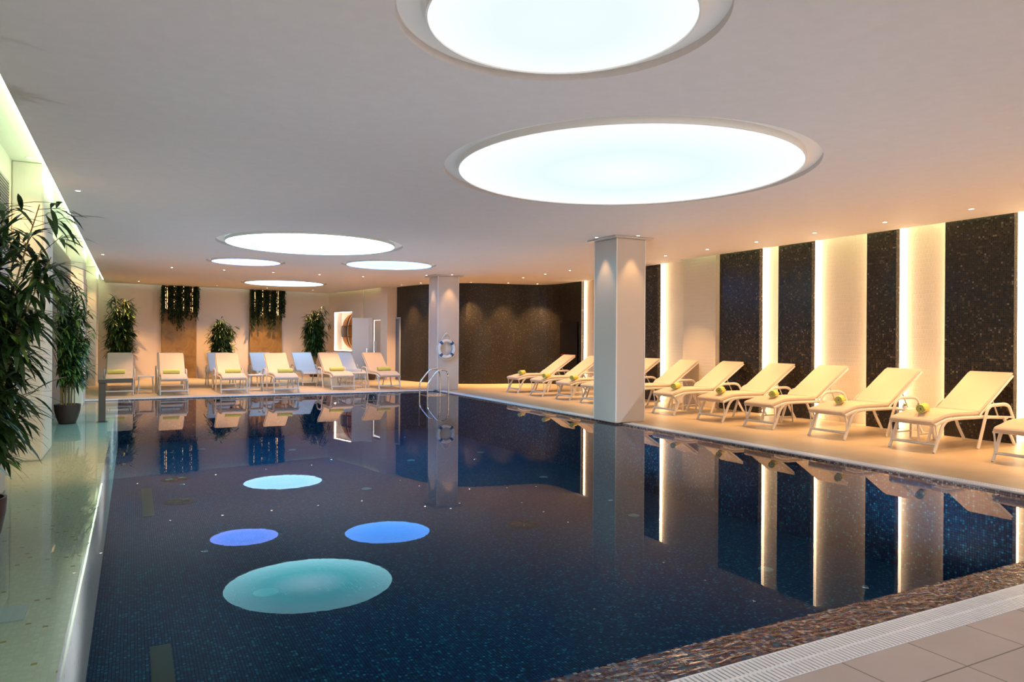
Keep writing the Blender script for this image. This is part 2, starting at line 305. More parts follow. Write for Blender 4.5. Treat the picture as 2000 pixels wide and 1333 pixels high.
# ------------------------------------------------------------------ ceiling: a slab hung below the soffit, pierced by six light discs
DISCS = [  # x, y, disc radius, recess radius, rim, mid, centre, strength, label
    (2.25, 3.66, .795, .983, (.92, .98, 1), (.80, .91, .97), (.82, .92, .98), 1.08, 'glowing ceiling disc cut off by the top edge of the photo'),
    (4.90, 6.574, 1.875, 2.044, (.93, .98, 1), (.76, .90, .96), (.90, .97, 1), 1.1, 'largest glowing ceiling disc, above the near half of the pool'),
    (3.20, 14.75, 1.635, 1.814, (.34, .78, .90), (.13, .62, .72), (.40, .80, .95), 13.0, 'wide glowing ceiling disc above the far half of the pool, left of the far column'),
    (2.49, 18.92, .80, .93, (.20, .30, 1), (.12, .27, .95), (.15, .30, 1), 9.5, 'small blue-white ceiling disc left of centre, the leftmost of all'),
    (5.81, 17.79, 1.07, 1.20, (.12, .34, 1), (.085, .31, .95), (.085, .31, .95), 10.5, 'lilac-white ceiling disc beside the far column'),
    (4.62, 25.60, 1.29, 1.42, (.40, .70, 1), (.32, .66, 1), (.36, .68, 1), 6.0, 'farthest ceiling disc, above the loungers by the back wall'),
]
inner = []
for x, y in cv:
    pass
def offs(pts, d):
    P = [Vector(p) for p in pts]; o = []
    for i in range(len(P)):
        t = (P[min(i + 1, len(P) - 1)] - P[max(i - 1, 0)]).normalized(); o.append(P[i] + Vector((t.y, -t.x)) * d)
    return [(p.x, p.y) for p in o]
cvi = offs(cv, .07)[::-1]
outline = [(-.86, -3), (11.35, -3), (11.35, 13.15), (11.55, 13.15), (11.55, 14.95), (12.78, 14.95), (12.78, 19.4)] + cvi[1:-3] + [(8.36, 25.95), (8.10, 25.9), (7.86, 27.6), (7.19, 30.17), (-.86, 28.72)]
def ceiling():
    bm = bmesh.new(); loops = [outline] + [[(d[0] + d[3] * math.cos(2 * PI * j / 72), d[1] + d[3] * math.sin(2 * PI * j / 72)) for j in range(72)] for d in DISCS]
    for lp in loops:
        vs_ = [bm.verts.new((x, y, ZC)) for x, y in lp]
        for i in range(len(vs_)): bm.edges.new((vs_[i], vs_[(i + 1) % len(vs_)]))
    bmesh.ops.triangle_fill(bm, use_beauty=True, use_dissolve=False, edges=bm.edges[:])
    r = bmesh.ops.extrude_face_region(bm, geom=bm.faces[:])
    for v in [g for g in r['geom'] if isinstance(g, bmesh.types.BMVert)]: v.co.z += .10
    bmesh.ops.recalc_face_normals(bm, faces=bm.faces)
    me = bpy.data.meshes.new('ceiling'); bm.to_mesh(me); bm.free(); me.materials.append(M['plaster'])
    o = bpy.data.objects.new('ceiling', me); C.objects.link(o); o['kind'] = 'structure'
ceiling()
struct('ceiling', MB().box(-1.63, 13.1, -3.3, 30.6, ZS, ZS + .15), 'soffit')
for i, (x, y, r, ro, rim, mid, cen, s, lab) in enumerate(DISCS):
    t = thing('ceiling_light', lab, 'ceiling light', (x, y, ZC), 0, 'round light discs in the ceiling')
    MB().lathe([(ro + .001, 0), (ro + .001, .05), (r - .01, .05), (r - .01, .10), (ro + .02, .10)], 96).build('recess_ring', 'trim', t, smooth=40)
    MB().lathe([(r + .012, .049), (r + .012, -.018), (r, -.018), (r, .0)], 96).build('rim', 'ring', t, smooth=40)
    dm = disc_mat('disc_glow_%d' % i, rim, mid, cen, s); d = MB().disc(1, 0, 96, up=False).build('diffuser', dm, t); d.scale = (r, r, 1); d.location.z = -.008
# cove lamps lying on top of the slab, out of sight
def cove(label, pts, mat, w_=.03, h=.03):
    mb = MB()
    for (x0, y0), (x1, y1) in zip(pts, pts[1:]):
        d = Vector((x1 - x0, y1 - y0)).normalized(); n = Vector((-d.y, d.x)) * w_ / 2
        mb.prism([(x0 - n.x, y0 - n.y), (x1 - n.x, y1 - n.y), (x1 + n.x, y1 + n.y), (x0 + n.x, y0 + n.y)], ZC + .10, ZC + .10 + h)
    tag(mb.build('cove_light', mat), label, 'light strip', 'hidden cove light strips')
cove('pale green glow line in the cove along the left wall', [(-.92, -2.9), (-.92, 28.6)], 'cove_l')
cove('cool glow line in the cove along the back wall', [(-.7, 28.66), (7.0, 30.05)], 'cove_b')
cove('greenish glow line at the top of the right wall bays', [(11.27, -2.9), (11.27, 13.0)], 'cove_r')
cove('greenish glow line above the wall with the lit niche', [(7.12, 29.9), (7.78, 27.5), (8.02, 25.8), (8.30, 25.7)], 'cove_r')
cove('faint glow line above the curved dark mosaic wall', offs(cv, .16)[4:-3], 'cove_r')
# ------------------------------------------------------------------ columns
def column(label, x0, x1, y0, y1, zb):
    t = thing('column', label, 'column', ((x0 + x1) / 2, (y0 + y1) / 2, zb)); hx, hy = (x1 - x0) / 2, (y1 - y0) / 2
    MB().box(-hx, hx, -hy, hy, 0, ZC - .03 - zb).build('shaft', 'column', t, bevel=.012)
    MB().box(-hx - .11, hx + .11, -hy - .10, hy + .10, ZC - .03 - zb, ZC - .002 - zb).build('cap', 'column', t, bevel=.004)
    ej = MB()
    for a in (-hx, hx): 
        for b in (-hy, hy): ej.box(a - .008, a + .008, b - .008, b + .008, 0.02, ZC - .031 - zb)
    ej.build('corner_trim', 'ring', t)
column('near square column at the right pool edge in front of the loungers', 7.76, 8.40, 10.66, 11.36, 0)
column('far square column at the pool corner carrying the lifebuoy', 7.92, 8.58, 19.70, 20.40, 0)
def pilaster(label, y0, y1, x1=-1.0, pw=.33):
    t = thing('wall_column', label, 'column', (-1.33 + pw / 2, (y0 + y1) / 2, -.055), 0, 'pale columns along the left wall'); h = (y1 - y0) / 2
    MB().box(-pw / 2 + .002, pw / 2, -h, h, 0, ZS + .055).build('shaft', 'wall_left', t, bevel=.02)
    MB().box(pw / 2, pw / 2 + .006, -h + .02, -h + .05, 0, ZS + .05).build('edge_trim', 'ring', t)
pilaster('pale left column nearest the camera, behind the big palm', 10.70, 11.98)
pilaster('middle pale column on the left wall, beyond the potted bamboo', 18.92, 20.10)
pilaster('farthest pale column on the left wall, beside the back corner', 25.6, 27.0)
pilaster('pale left column beyond the left edge of the photo', 2.4, 3.7)
o = MB().box(11.50, 11.799, 12.08, 13.15, 0, ZS).build('wall_pilaster', 'relief'); tag(o, 'broad cream pilaster between the dark panels of the right wall', 'column')
# service units with grilles between the left columns
def service(label, y0, y1, group='grey service units with vent grilles'):
    t = thing('service_unit', label, 'cabinet', (-1.33, y0, -.055), 0, group); w_ = y1 - y0; H = 3.31
    b = MB(); b.box(.002, .09, 0, .25, 0, H).box(.002, .09, w_ - .25, w_, 0, H).box(.002, .09, .25, w_ - .25, 2.85, H - .001).build('casing', 'doorp', t)
    g = MB()
    n = int((H - 2.86) / .03)
    for k in range(24): g.box(.0905, .10, .06, w_ - .06, 2.52 + .032 * k, 2.52 + .032 * k + .019)
    g.build('grille', 'mesh', t)
    MB().box(.03, .088, .25, w_ - .25, 2.45, 2.849).build('header', 'mesh', t)
    MB().box(.01, .03, .25, w_ - .25, 0, 2.45).build('door', 'door_dark', t)
    MB().box(.035, .08, w_ / 2 - .2, w_ / 2 + .2, 2.42, 2.449).build('lamp', emit('door_lamp', (1, .6, .3), 3), t)
service('nearest grey service unit with vent grille, at the left edge of the photo', 4.0, 9.8)
tag(MB().box(-1.239, -1.12, 7.25, 8.74, -.055, 2.35).build('door_frame', 'doorp', bevel=.01), 'pinkish grey door casing behind the big palm at the left edge', 'door frame')
service('grey service unit with vent grille behind the potted bamboo', 12.7, 18.9)
service('farthest grey service unit with vent grille near the back corner', 20.3, 25.5)
# ------------------------------------------------------------------ dark mosaic panels and LED bars on the right wall
PAN = [(14.21, 14.93, 'farthest dark mosaic wall panel, seen just right of the near column'), (10.91, 12.06, 'dark mosaic wall panel just right of the cream pilaster'), (9.60, 10.41, 'narrow dark mosaic wall panel, second right of the cream pilaster'),
       (7.86, 8.42, 'narrowest dark mosaic wall panel, left of the widest one'), (5.99, 7.02, 'widest dark mosaic wall panel, at the right of the photo'), (4.3, 5.1, 'dark mosaic wall panel just past the right edge of the photo'), (2.0, 3.2, 'dark mosaic wall panel beside the camera, out of the photo'), (-.8, .6, 'dark mosaic wall panel behind the camera')]
for y0, y1, lab in PAN:
    t = thing('mosaic_panel', lab, 'wall panel', (11.60, (y0 + y1) / 2, 0), 0, 'dark mosaic panels on the right wall'); h = (y1 - y0) / 2
    MB().box(0, .10, -h, h, .0, ZS - .002).build('panel', 'dark', t)
    MB().box(.1, .198, -h + .05, h - .05, .0, ZS - .002).build('batten', 'black', t)
    MB().box(.102, .196, -h + .012, -h + .048, .02, ZS - .02).build('light_strip', 'led', t)
    MB().box(.102, .196, h - .048, h - .012, .02, ZS - .02).build('light_strip', 'led', t)
o = MB().box(12.86, 12.895, 19.38, 19.42, 0.02, 3.6).build('light_strip', 'led'); tag(o, 'vertical warm light line where the curved dark wall ends', 'light strip')
# ------------------------------------------------------------------ grates
def grate(label, x0, x1, y0, y1, along='x', z=0, pitch=.0275):
    t = thing('drain_grate', label, 'drain grate', (x0, y0, 0), 0, 'white overflow grates round the pool'); w_, d_ = x1 - x0, y1 - y0; s = MB(); r = MB()
    if along == 'x':
        n = int(w_ / pitch)
        for k in range(n): s.box(k * pitch + .004, k * pitch + .021, .006, d_ - .006, -.016, -.001)
        r.box(0, w_, d_ / 2 - .007, d_ / 2 + .007, -.022, 0).box(0, w_, 0, .006, -.022, 0).box(0, w_, d_ - .006, d_, -.022, 0)
    else:
        n = int(d_ / pitch)
        for k in range(n): s.box(.006, w_ - .006, k * pitch + .004, k * pitch + .021, -.016, -.001)
        r.box(w_ / 2 - .007, w_ / 2 + .007, 0, d_, -.022, 0).box(0, .006, 0, d_, -.022, 0).box(w_ - .006, w_, 0, d_, -.022, 0)
    so = s.build('slats', 'grate', t); r.build('rib', 'grate', t)
grate('white slatted overflow grate along the near pool edge', -.30, 8.09, 2.255, 2.475)
grate('white grate along the right pool edge, from the near corner to the near column', 7.905, 8.095, 2.48, 10.64, 'y')
grate('white grate along the right pool edge, between the two columns', 7.905, 8.095, 11.38, 19.68, 'y')
grate('white grate along the far pool edge before the facing loungers', -1.32, 7.90, 19.855, 19.995)
# ------------------------------------------------------------------ loungers
def side_profile():
    return [(0, .405), (.06, .425), (.16, .445), (.28, .475), (.42, .492), (.62, .497), (.9, .495), (1.10, .497)]
def cushion_mesh(pts, hw, th, puff=.0):
    P = bez([(x, 0, z) for x, z in pts], 3); n = len(P); mb = MB(); V = []; ys = [-hw, -hw + .012, -hw / 2, 0, hw / 2, hw - .012, hw]; m = len(ys)
    for side in (1, -1):
        for i, p in enumerate(P):
            a, b = P[max(i - 1, 0)], P[min(i + 1, n - 1)]; t = (b - a).normalized(); nn = Vector((-t.z, 0, t.x))
            for j, y in enumerate(ys):
                e = .3 if j in (0, m - 1) else 1
                if i in (0, n - 1): e *= .5
                V.append(p + Vector((0, y, 0)) + nn * (th / 2 * side * e))
    f = []
    for i in range(n - 1):
        for j in range(m - 1):
            a = i * m + j; f.append((a, a + 1, a + m + 1, a + m)); a += n * m; f.append((a, a + m, a + m + 1, a + 1))
    for i in range(n - 1):
        for j in (0, m - 1):
            a = i * m + j; b = a + n * m; f.append((a, a + m, b + m, b) if j == 0 else (a, b, b + m, a + m))
    for j in range(m - 1):
        a, b = j, n * m + j; f.append((a, b, b + 1, a + 1)); a, b = (n - 1) * m + j, n * m + (n - 1) * m + j; f.append((a, a + 1, b + 1, b))
    return mb.add(V, f)
def make_lounger(label, fab, padded, group):
    t = thing('sun_lounger', label, 'sun lounger', (0, 0, 0), 0, group)
    W = .325
    fr = MB()
    for s in (-1, 1):
        fr.tube(round_path([(.04, s * W, .37), (.15, s * W, .405), (.30, s * W, .44), (.60, s * W, .447), (1.2, s * W, .44), (1.78, s * W, .405)], .08), .024, rb=.016)
    for x, z in ((.06, .375), (.5, .44), (1.1, .44), (1.74, .405)): fr.tube([(x, -W, z), (x, W, z)], .013, ref=(0, 0, 1))
    fr.build('frame', 'frame', t, smooth=50)
    bk = MB(); bx = [(1.13, .462), (1.96, 1.0)]
    for s in (-1, 1): bk.tube([(1.10, s * (W - .012), .46), (1.94, s * (W - .012), 1.012)], .017, rb=.013)
    bk.tube([(1.94, -W + .012, 1.012), (1.94, W - .012, 1.012)], .015, ref=(0, 0, 1)); bk.build('backrest_frame', 'frame', t, smooth=50)
    su = MB()
    for s in (-1, 1): su.tube([(1.52, s * .24, .715), (1.70, s * .24, .41)], .011)
    su.tube([(1.70, -.24, .41), (1.70, .24, .41)], .011, ref=(0, 0, 1)); su.build('backrest_support', 'frame', t, smooth=50)
    for s in (-1, 1):
        MB().tube(round_path([(.42, s * W, .445), (.30, s * W, .43), (.20, s * W, .35), (.10, s * W, .14), (.02, s * W, 0)], .10), .027, rb=.018).tube(round_path([(.05, s * W, .37), (.075, s * W, .25), (.07, s * W, .12)], .05), .011).build('leg', 'frame', t, smooth=50)
    MB().tube([(.065, -W, .11), (.065, W, .11)], .019, ref=(0, 0, 1)).build('stretcher', 'frame', t, smooth=50)
    for s in (-1, 1):
        y = s * (W + .038)
        MB().tube(round_path([(.98, y, 0), (1.10, y, .30), (1.20, y, .55), (1.30, y, .605), (1.64, y, .610), (1.75, y, .58), (1.86, y, .39)], .07), .027, rb=.018).tube([(1.84, y, .415), (1.60, y, .425), (1.14, y, .43)], .014).build('armrest', 'frame', t, smooth=50)
        MB().tube([(1.62, y, .42), (1.74, y, .22), (1.90, y, 0)], .026, rb=.018).build('leg', 'frame', t, smooth=50)
    if padded:
        cushion_mesh(side_profile(), .312, .06).build('seat_cushion', fab, t, smooth=50)
        cushion_mesh([(1.10, .510), (1.16, .535), (1.3, .627), (1.5, .758), (1.75, .922), (1.95, 1.052)], .312, .055).build('backrest_cushion', fab, t, smooth=50)
    else:
        cushion_mesh([(x, z - .02) for x, z in side_profile()], .308, .014).build('seat_sling', fab, t, smooth=50)
        cushion_mesh([(1.10, .478), (1.16, .505), (1.3, .598), (1.5, .73), (1.75, .892), (1.95, 1.022)], .308, .012).build('backrest_sling', fab, t, smooth=50)
    return t
GR = 'cream loungers in the row along the right wall'; GB = 'cream loungers facing the camera behind the pool'; GW = 'unpadded loungers in the rearmost row'
protoR = make_lounger('', 'cushion', True, GR)
ROWR = [18.17, 16.80, 15.45, 14.31, 12.93, 11.57, 10.23, 9.04, 7.66, 6.27, 4.87]
LABR = ['cream padded lounger in the right row, farthest of all and nearest the curved dark wall', 'cream padded lounger in the right row, second from the curved dark wall', 'cream padded lounger, third from the curved dark wall, its head hidden by the near column',
        'cream padded lounger in the right row cut in two by the near column', 'cream padded lounger in the right row whose foot end is hidden by the near column', 'cream padded right-row lounger, first with its foot end clear of the near column', 'cream padded lounger in the right row, fifth from the right edge of the photo',
        'cream padded lounger in the right row, fourth from the right edge of the photo', 'cream padded lounger in the right row, third from the right edge of the photo', 'cream padded lounger in front of the widest dark mosaic panel', 'cream padded lounger cut off by the right edge of the photo']
for i, y in enumerate(ROWR):
    o = protoR if i == 0 else copy_tree(protoR)
    o.location = (9.58, y, 0); o['label'] = LABR[i]; o['group'] = GR
random.seed(4)
BX = [(-.31, 21.0), (.96, 20.60), (2.43, 20.62), (3.75, 20.32), (5.45, 20.85), (6.80, 20.65)]
LABB = ['leftmost cream padded lounger facing the camera, behind the steel water spout', 'cream padded lounger facing the camera, in front of the left hanging garden', 'third cream padded lounger from the left in the facing row', 'cream padded lounger facing the camera, third from the right end of the facing row', 'cream padded lounger facing the camera, second from the right end of the facing row', 'rightmost cream padded lounger of the facing row, nearest the pool ladder']
for i, (x, y) in enumerate(BX):
    o = copy_tree(protoR, (x, y, 0), PI / 2); o['label'] = LABB[i]; o['group'] = GB
protoW = make_lounger('', 'sling', False, GW)
RX = [(-.33, 23.2), (1.0, 23.1), (2.44, 23.1), (3.72, 23.1), (5.08, 23.1), (6.50, 23.2)]
LABW = ['bare lounger mostly hidden behind the leftmost padded lounger', 'bare lounger showing its top behind the second padded lounger from the left', 'white bare lounger behind the third padded lounger from the left', 'white bare lounger under the right hanging garden, behind padded loungers', 'white bare lounger in the clear between padded ones, near the right palm', 'rightmost white bare lounger, in front of the lit niche']
for i, (x, y) in enumerate(RX):
    o = protoW if i == 0 else copy_tree(protoW)
    o.location = (x, y, 0); o.rotation_euler.z = PI / 2; o['label'] = LABW[i]; o['group'] = GW
# towels: spiral rolls
def make_towel():
    t = thing('rolled_towel', '', 'towel'); pts = []; n = 56; turns = 3.0
    for k in range(n + 1):
        q = k / n * turns * 2 * PI; r = .008 + .052 * k / n; pts.append((r, q))
    th = .0135; V = []; hw = .20
    for r, q in pts:
        for rr in (r - th / 2, r + th / 2):
            for y in (-hw, hw): V.append((rr * math.cos(q), y, rr * math.sin(q)))
    f = []; 
    for k in range(n): a = 4 * k; b = a + 4; f += [(a, a + 1, b + 1, b), (a + 2, b + 2, b + 3, a + 3), (a, b, b + 2, a + 2), (a + 1, a + 3, b + 3, b + 1)]
    f += [(0, 2, 3, 1), (4 * n, 4 * n + 1, 4 * n + 3, 4 * n + 2)]
    MB().add(V, f).build('roll', 'towel', t, smooth=40, fix=True)
    V = []; f = []   # both ends in darker olive, their shade put into the colour
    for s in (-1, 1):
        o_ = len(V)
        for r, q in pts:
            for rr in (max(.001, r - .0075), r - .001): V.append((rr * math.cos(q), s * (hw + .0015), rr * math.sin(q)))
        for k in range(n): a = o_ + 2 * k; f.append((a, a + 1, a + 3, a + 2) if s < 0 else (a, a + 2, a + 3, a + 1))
    MB().add(V, f).build('roll_end', 'shaded_towel_end', t); return t
tw = make_towel(); first = True
TR = [(.30, 18.12), (.22, 16.6), (.26, 15.3), (.30, 14.15), (.3, 12.8), (.34, 11.55), (.32, 10.25), (.42, 9.06), (.42, 7.72), (.33, 6.30)]
TRL = ['farthest lounger of the right row', 'second right-row lounger from the curved wall', 'third right-row lounger from the curved wall', 'lounger cut in two by the near column', 'lounger hidden by the near column', 'first lounger clear of the near column', 'fifth lounger from the right edge', 'fourth lounger from the right edge', 'third lounger from the right edge', 'lounger before the widest dark panel']
def ztop(x): 
    P = side_profile()
    for (a, b), (c, d) in zip(P, P[1:]):
        if a <= x <= c: return b + (d - b) * (x - a) / (c - a)
    return .497
for (lx, y), l in zip(TR, TRL):
    o = tw if first else copy_tree(tw); first = False
    o.location = (9.58 + lx, y, ztop(lx) + .032 + .064); o.rotation_euler.z = -math.radians(64 - (y - 6) * 1.7) + random.uniform(-.08, .08); o['label'] = 'rolled lime green towel lying on the ' + l; o['group'] = 'rolled towels on the right row of loungers'; o['category'] = 'towel'
TBL = ['behind the steel spout', 'before the left hanging garden', 'third from the left', 'third from the right end', 'second from the right end', 'nearest the pool ladder']
for i, (x, y) in enumerate(BX):
    o = copy_tree(tw, (x + [-.07, -.04, .04, .07, -.04, .01][i], y + .66, .497 + .032 + .064), PI / 2 + random.uniform(-.05, .05)); o['label'] = 'rolled lime green towel on the facing lounger ' + TBL[i]; o['group'] = 'rolled towels on the loungers facing the camera'; o['category'] = 'towel'
# side tables
def make_table():
    t = thing('side_table', '', 'table'); h = .47; a = .20
    MB().box(-a, a, -a, a, h - .035, h).build('table_top', 'frame', t, bevel=.012)
    for x in (-1, 1):
        for y in (-1, 1): MB().tube([(x * (a - .04), y * (a - .04), h - .035), (x * (a - .01), y * (a - .01), 0)], .017, ref=(1, 0, 0)).build('leg', 'frame', t, smooth=50)
    MB().tube([(-a + .03, -a + .03, .1), (a - .03, -a + .03, .1)], .01, ref=(0, 0, 1)).tube([(-a + .03, a - .03, .1), (a - .03, a - .03, .1)], .01, ref=(0, 0, 1)).build('stretcher', 'frame', t, smooth=50); return t
tb = make_table()
TBS = [(10.75, 6.965, 'white side table left of the lounger before the widest dark panel'), (10.75, 9.64, 'white side table between the fourth and fifth loungers from the right edge'), (10.75, 12.25, 'white side table just right of the near column, between two loungers'),
       (.32, 21.75, 'white side table between the two leftmost facing loungers'), (3.09, 21.5, 'white side table between the third and fourth facing loungers from the left'), (6.12, 21.7, 'white side table between the two rightmost facing loungers')]
for i, (x, y, l) in enumerate(TBS):
    o = tb if i == 0 else copy_tree(tb)
    o.location = (x, y, 0); o['label'] = l; o['group'] = 'white side tables between loungers'; o['category'] = 'table'
    if i == 3: o.location.z = 0
def leaf_quad(mb, base, d, up, L, w_, droop, seg=4):
    """one lance-shaped blade"""
    d = d.normalized(); side = d.cross(Vector((0, 0, 1)));
    if side.length < .05: side = Vector((1, 0, 0))
    side.normalize(); nrm = side.cross(d); V = []; p = base.copy(); dd = d.copy()
    prof = [.12, .85, 1, .7, .0] if seg == 4 else [.15, 1, .6, .0]
    n = len(prof) - 1
    for i in range(n + 1):
        ww = prof[i] * w_ / 2
        V += [p - side * ww + nrm * ww * .35, p + side * ww + nrm * ww * .35] if i < n else [p.copy()]
        if i == 0: pass
        dd = (dd + Vector((0, 0, -droop))).normalized(); p = p + dd * (L / n)
    f = [(2 * i, 2 * i + 1, 2 * i + 3, 2 * i + 2) for i in range(n - 1)] + [(2 * n - 2, 2 * n - 1, 2 * n)]
    mb.add(V, f)
def small_plant(label, x, y, z):
    t = thing('succulent', label, 'plant', (x, y, z), 0, 'small potted plants on the side tables')
    MB().lathe([(.001, 0), (.028, 0), (.036, .05), (.03, .05), (.03, .04), (.001, .04)], 20).build('pot', 'white', t, smooth=50)
    mb = MB(); rnd = random.Random(hash(label) % 99 if False else len(label))
    for k in range(26):
        q = k * 2.4; e = .3 + 1.1 * (k % 5) / 5; leaf_quad(mb, Vector((0, 0, .04)), Vector((math.cos(q) * math.cos(e), math.sin(q) * math.cos(e), math.sin(e))), None, .07, .014, .1, 3)
    mb.build('leaves', 'leaf2', t)
small_plant('tiny potted plant on the side table nearest the camera, left one', 10.60, 7.03, .47)
small_plant('tiny potted plant on the side table nearest the camera, right one', 10.72, 6.88, .47)
small_plant('tiny potted plant on the side table in the facing row', 3.20, 21.5, .47)
# ------------------------------------------------------------------ palms / bamboo
def bamboo(name, label, loc, H, spread, ncane, seed, leafL, dens=1.0, low=.25, pot=(.21, .35, .13), lean=(0, 0), light=.12, fans=(5, 7)):
    rnd = random.Random(seed); t = thing(name, label, 'potted plant', loc, 0); rp, hp, rb = pot
    pt = MB().lathe([(.001, .0), (rb, 0), (rb + (rp - rb) * .55, hp * .35), (rp * .97, hp * .72), (rp, hp), (rp - .018, hp), (rp - .03, hp - .04), (.001, hp - .04)], 40).build('pot', 'pot', t, smooth=60)
    MB().disc(rp - .03, hp - .035, 30).build('soil', 'soil', pt)
    fo, fo2 = MB(), MB()
    for c in range(ncane):
        q = rnd.uniform(0, 2 * PI); r0 = rnd.uniform(.02, rp * .6); h = H * rnd.uniform(.62, 1.0); sp = spread * rnd.uniform(.1, .75)
        q2 = q + rnd.uniform(-.5, .5); top = Vector((math.cos(q2) * sp + lean[0], math.sin(q2) * sp + lean[1], h))
        p0 = Vector((math.cos(q) * r0, math.sin(q) * r0, hp - .05)); pts = []
        for k in range(9):
            u = k / 8; pts.append(Vector((p0.x + (top.x - p0.x) * u ** 1.8, p0.y + (top.y - p0.y) * u ** 1.8, p0.z + (top.z - p0.z) * u)))
        MB().tube(pts, .011, 6, taper=.4).build('cane', 'cane', t, smooth=50)
        nn = int(h / .10 * dens)
        for k in range(nn):
            u = low + (1 - low) * (k + rnd.random()) / nn; u = min(u, 1); i = min(7, int(u * 8)); p = pts[i].lerp(pts[i + 1], u * 8 - i)
            qa = rnd.uniform(0, 2 * PI); bl = rnd.uniform(.05, spread * .6) * (1.15 - .5 * u); e = rnd.uniform(.1, .9)
            bd = Vector((math.cos(qa) * math.cos(e), math.sin(qa) * math.cos(e), math.sin(e))); q_ = p + bd * bl
            if loc[0] + q_.x < -1.18: q_.x = -1.18 - loc[0] + .05
            fo.tube([p, q_], .003, 3)
            for m in range(rnd.randint(*fans)):
                a2 = qa + rnd.uniform(-1.3, 1.3); e2 = rnd.uniform(-.75, .75); L = leafL * rnd.uniform(.6, 1.1)
                d = Vector((math.cos(a2) * math.cos(e2), math.sin(a2) * math.cos(e2), math.sin(e2)))
                if loc[0] + q_.x + d.x * L < -1.2: d.x = abs(d.x) * .4
                leaf_quad(fo2 if rnd.random() < light else fo, q_ - bd * rnd.uniform(0, bl * .5), d, None, L, leafL * .12, rnd.uniform(.06, .28))
    tag(fo.build('foliage', 'leaf', t), None, None, kind='stuff'); tag(fo2.build('foliage', 'leaf2', t), 'lighter green leaves', None, kind='stuff')
    return t
bamboo('potted_palm', 'large dark leafy palm rising at the left edge of the photo', (-1.01, 6.40, -.055), 2.55, .56, 17, 5, .30, 1.4, .2, (.20, .38, .13), lean=(.10, 0), light=.08, fans=(5, 7))
bamboo('potted_bamboo', 'tall bamboo in a brown pot beside the left pool edge', (-1.03, 15.12, -.055), 2.4, .50, 15, 11, .28, 1.4, .26, light=.28)
bamboo('potted_bamboo', 'tall bamboo against the back wall in the left corner', (-.35, 28.0, 0), 2.8, .72, 16, 21, .34, 1.4, .3, light=.14, fans=(6, 9))
bamboo('potted_bamboo', 'short bamboo against the back wall between the two hanging gardens', (2.96, 28.55, 0), 2.2, .70, 16, 33, .32, 1.5, .3, light=.08, fans=(6, 9))
bamboo('potted_bamboo', 'tall bamboo left of the lit niche', (6.28, 28.6, 0), 2.7, .64, 16, 44, .34, 1.4, .3, light=.08, fans=(6, 9))
bamboo('potted_bamboo', 'low dark plant behind the rightmost facing lounger', (7.75, 25.7, 0), .95, .28, 6, 52, .22, 1.4, .3, pot=(.16, .25, .11), light=.05)
# ------------------------------------------------------------------ hanging gardens on the back wall
def garden(label, x0, y0, x1, y1, seed):
    rnd = random.Random(seed); d = Vector((x1 - x0, y1 - y0)); w_ = d.length; ang = math.atan2(d.y, d.x)
    t = thing('hanging_garden', label, 'wall decoration', (x0, y0, 0), ang, 'gilded boards with hanging greenery')
    MB().box(0, w_, -.04, .04, .0, ZC).build('board', 'gold', t)
    MB().box(.02, w_ - .02, -.075, -.041, 2.45, ZC - .002).build('backing', 'darkwood', t)
    for fx in (.09, .33, .56, .82):
        ln = rnd.uniform(.80, 1.05); b = MB()
        for dx in (0, .055): b.tube([(fx * w_ + dx, -.09, ZC - .01), (fx * w_ + dx, -.09, ZC - ln)], .009, 6, ref=(1, 0, 0))
        b.build('light_bar', 'garland', t)
    mb = MB(); ns = 190
    for k in range(ns):
        x = rnd.uniform(-.03, w_ + .03); y = -rnd.uniform(.12, .28); u = x / w_; base = 1.42 + .35 * math.sin(u * 9 + seed) * .5 + (.15 if .2 < u < .6 else 0); L = base * rnd.uniform(.45, 1.0)
        p = Vector((x, y, ZC - .01)); n = max(3, int(L / .085))
        if any(abs(x - fx * w_ - .03) < .045 for fx in (.09, .33, .56, .82)) and rnd.random() < .75: continue
        mb.tube([p, p + Vector((rnd.uniform(-.03, .03), 0, -L))], .0035, 3)
        for j in range(n * 2):
            q = p + Vector((0, 0, -L * j / (n * 2))); a = rnd.uniform(0, 2 * PI); e = rnd.uniform(-1.2, .2); dd = Vector((math.cos(a) * math.cos(e), math.sin(a) * math.cos(e) - .3, math.sin(e)))
            leaf_quad(mb, q, dd, None, rnd.uniform(.08, .15), .05, .15, 3)
    tag(mb.build('foliage', 'ivy', t), None, None, kind='stuff')
garden('left gilded board with hanging greenery and warm light bars', .93, 29.10, 2.10, 29.31, 3)
garden('right gilded board with hanging greenery and warm light bars', 4.04, 29.65, 5.28, 29.87, 8)
# ------------------------------------------------------------------ lit niche with wooden sphere relief
t = thing('display_niche', 'brightly lit wall niche with a half-round orange wooden sculpture', 'wall niche', (0, 0, 0))
bx_ = MB(); 
bx_.prism([ab(.37, .34), ab(1.91, .34), ab(1.91, .36), ab(.37, .36)], .98, 2.62).build('back_panel', 'niche', t, fix=True)
fr_ = MB()
for s0, s1, z0, z1 in ((.372, .40, .982, 2.618), (1.88, 1.908, .982, 2.618), (.372, 1.908, .982, 1.01), (.372, 1.908, 2.59, 2.618)): fr_.prism([ab(s0, .0), ab(s1, .0), ab(s1, .34), ab(s0, .34)], z0, z1)
fr_.build('lining', 'niche', t, fix=True)
l_ = MB()
for s0, s1, z0, z1 in ((.41, .43, 1.03, 2.57), (.41, 1.87, 2.565, 2.585), (.41, 1.87, 1.015, 1.035)): l_.prism([ab(s0, .05), ab(s1, .05), ab(s1, .09), ab(s0, .09)], z0, z1)
l_.build('light_strip', 'niche_led', t, fix=True)
t = thing('wooden_sculpture', 'half-round sculpture of orange veneer ribs with a dark band, inside the lit niche', 'sculpture', (*ab(1.84, .2), 1.8))
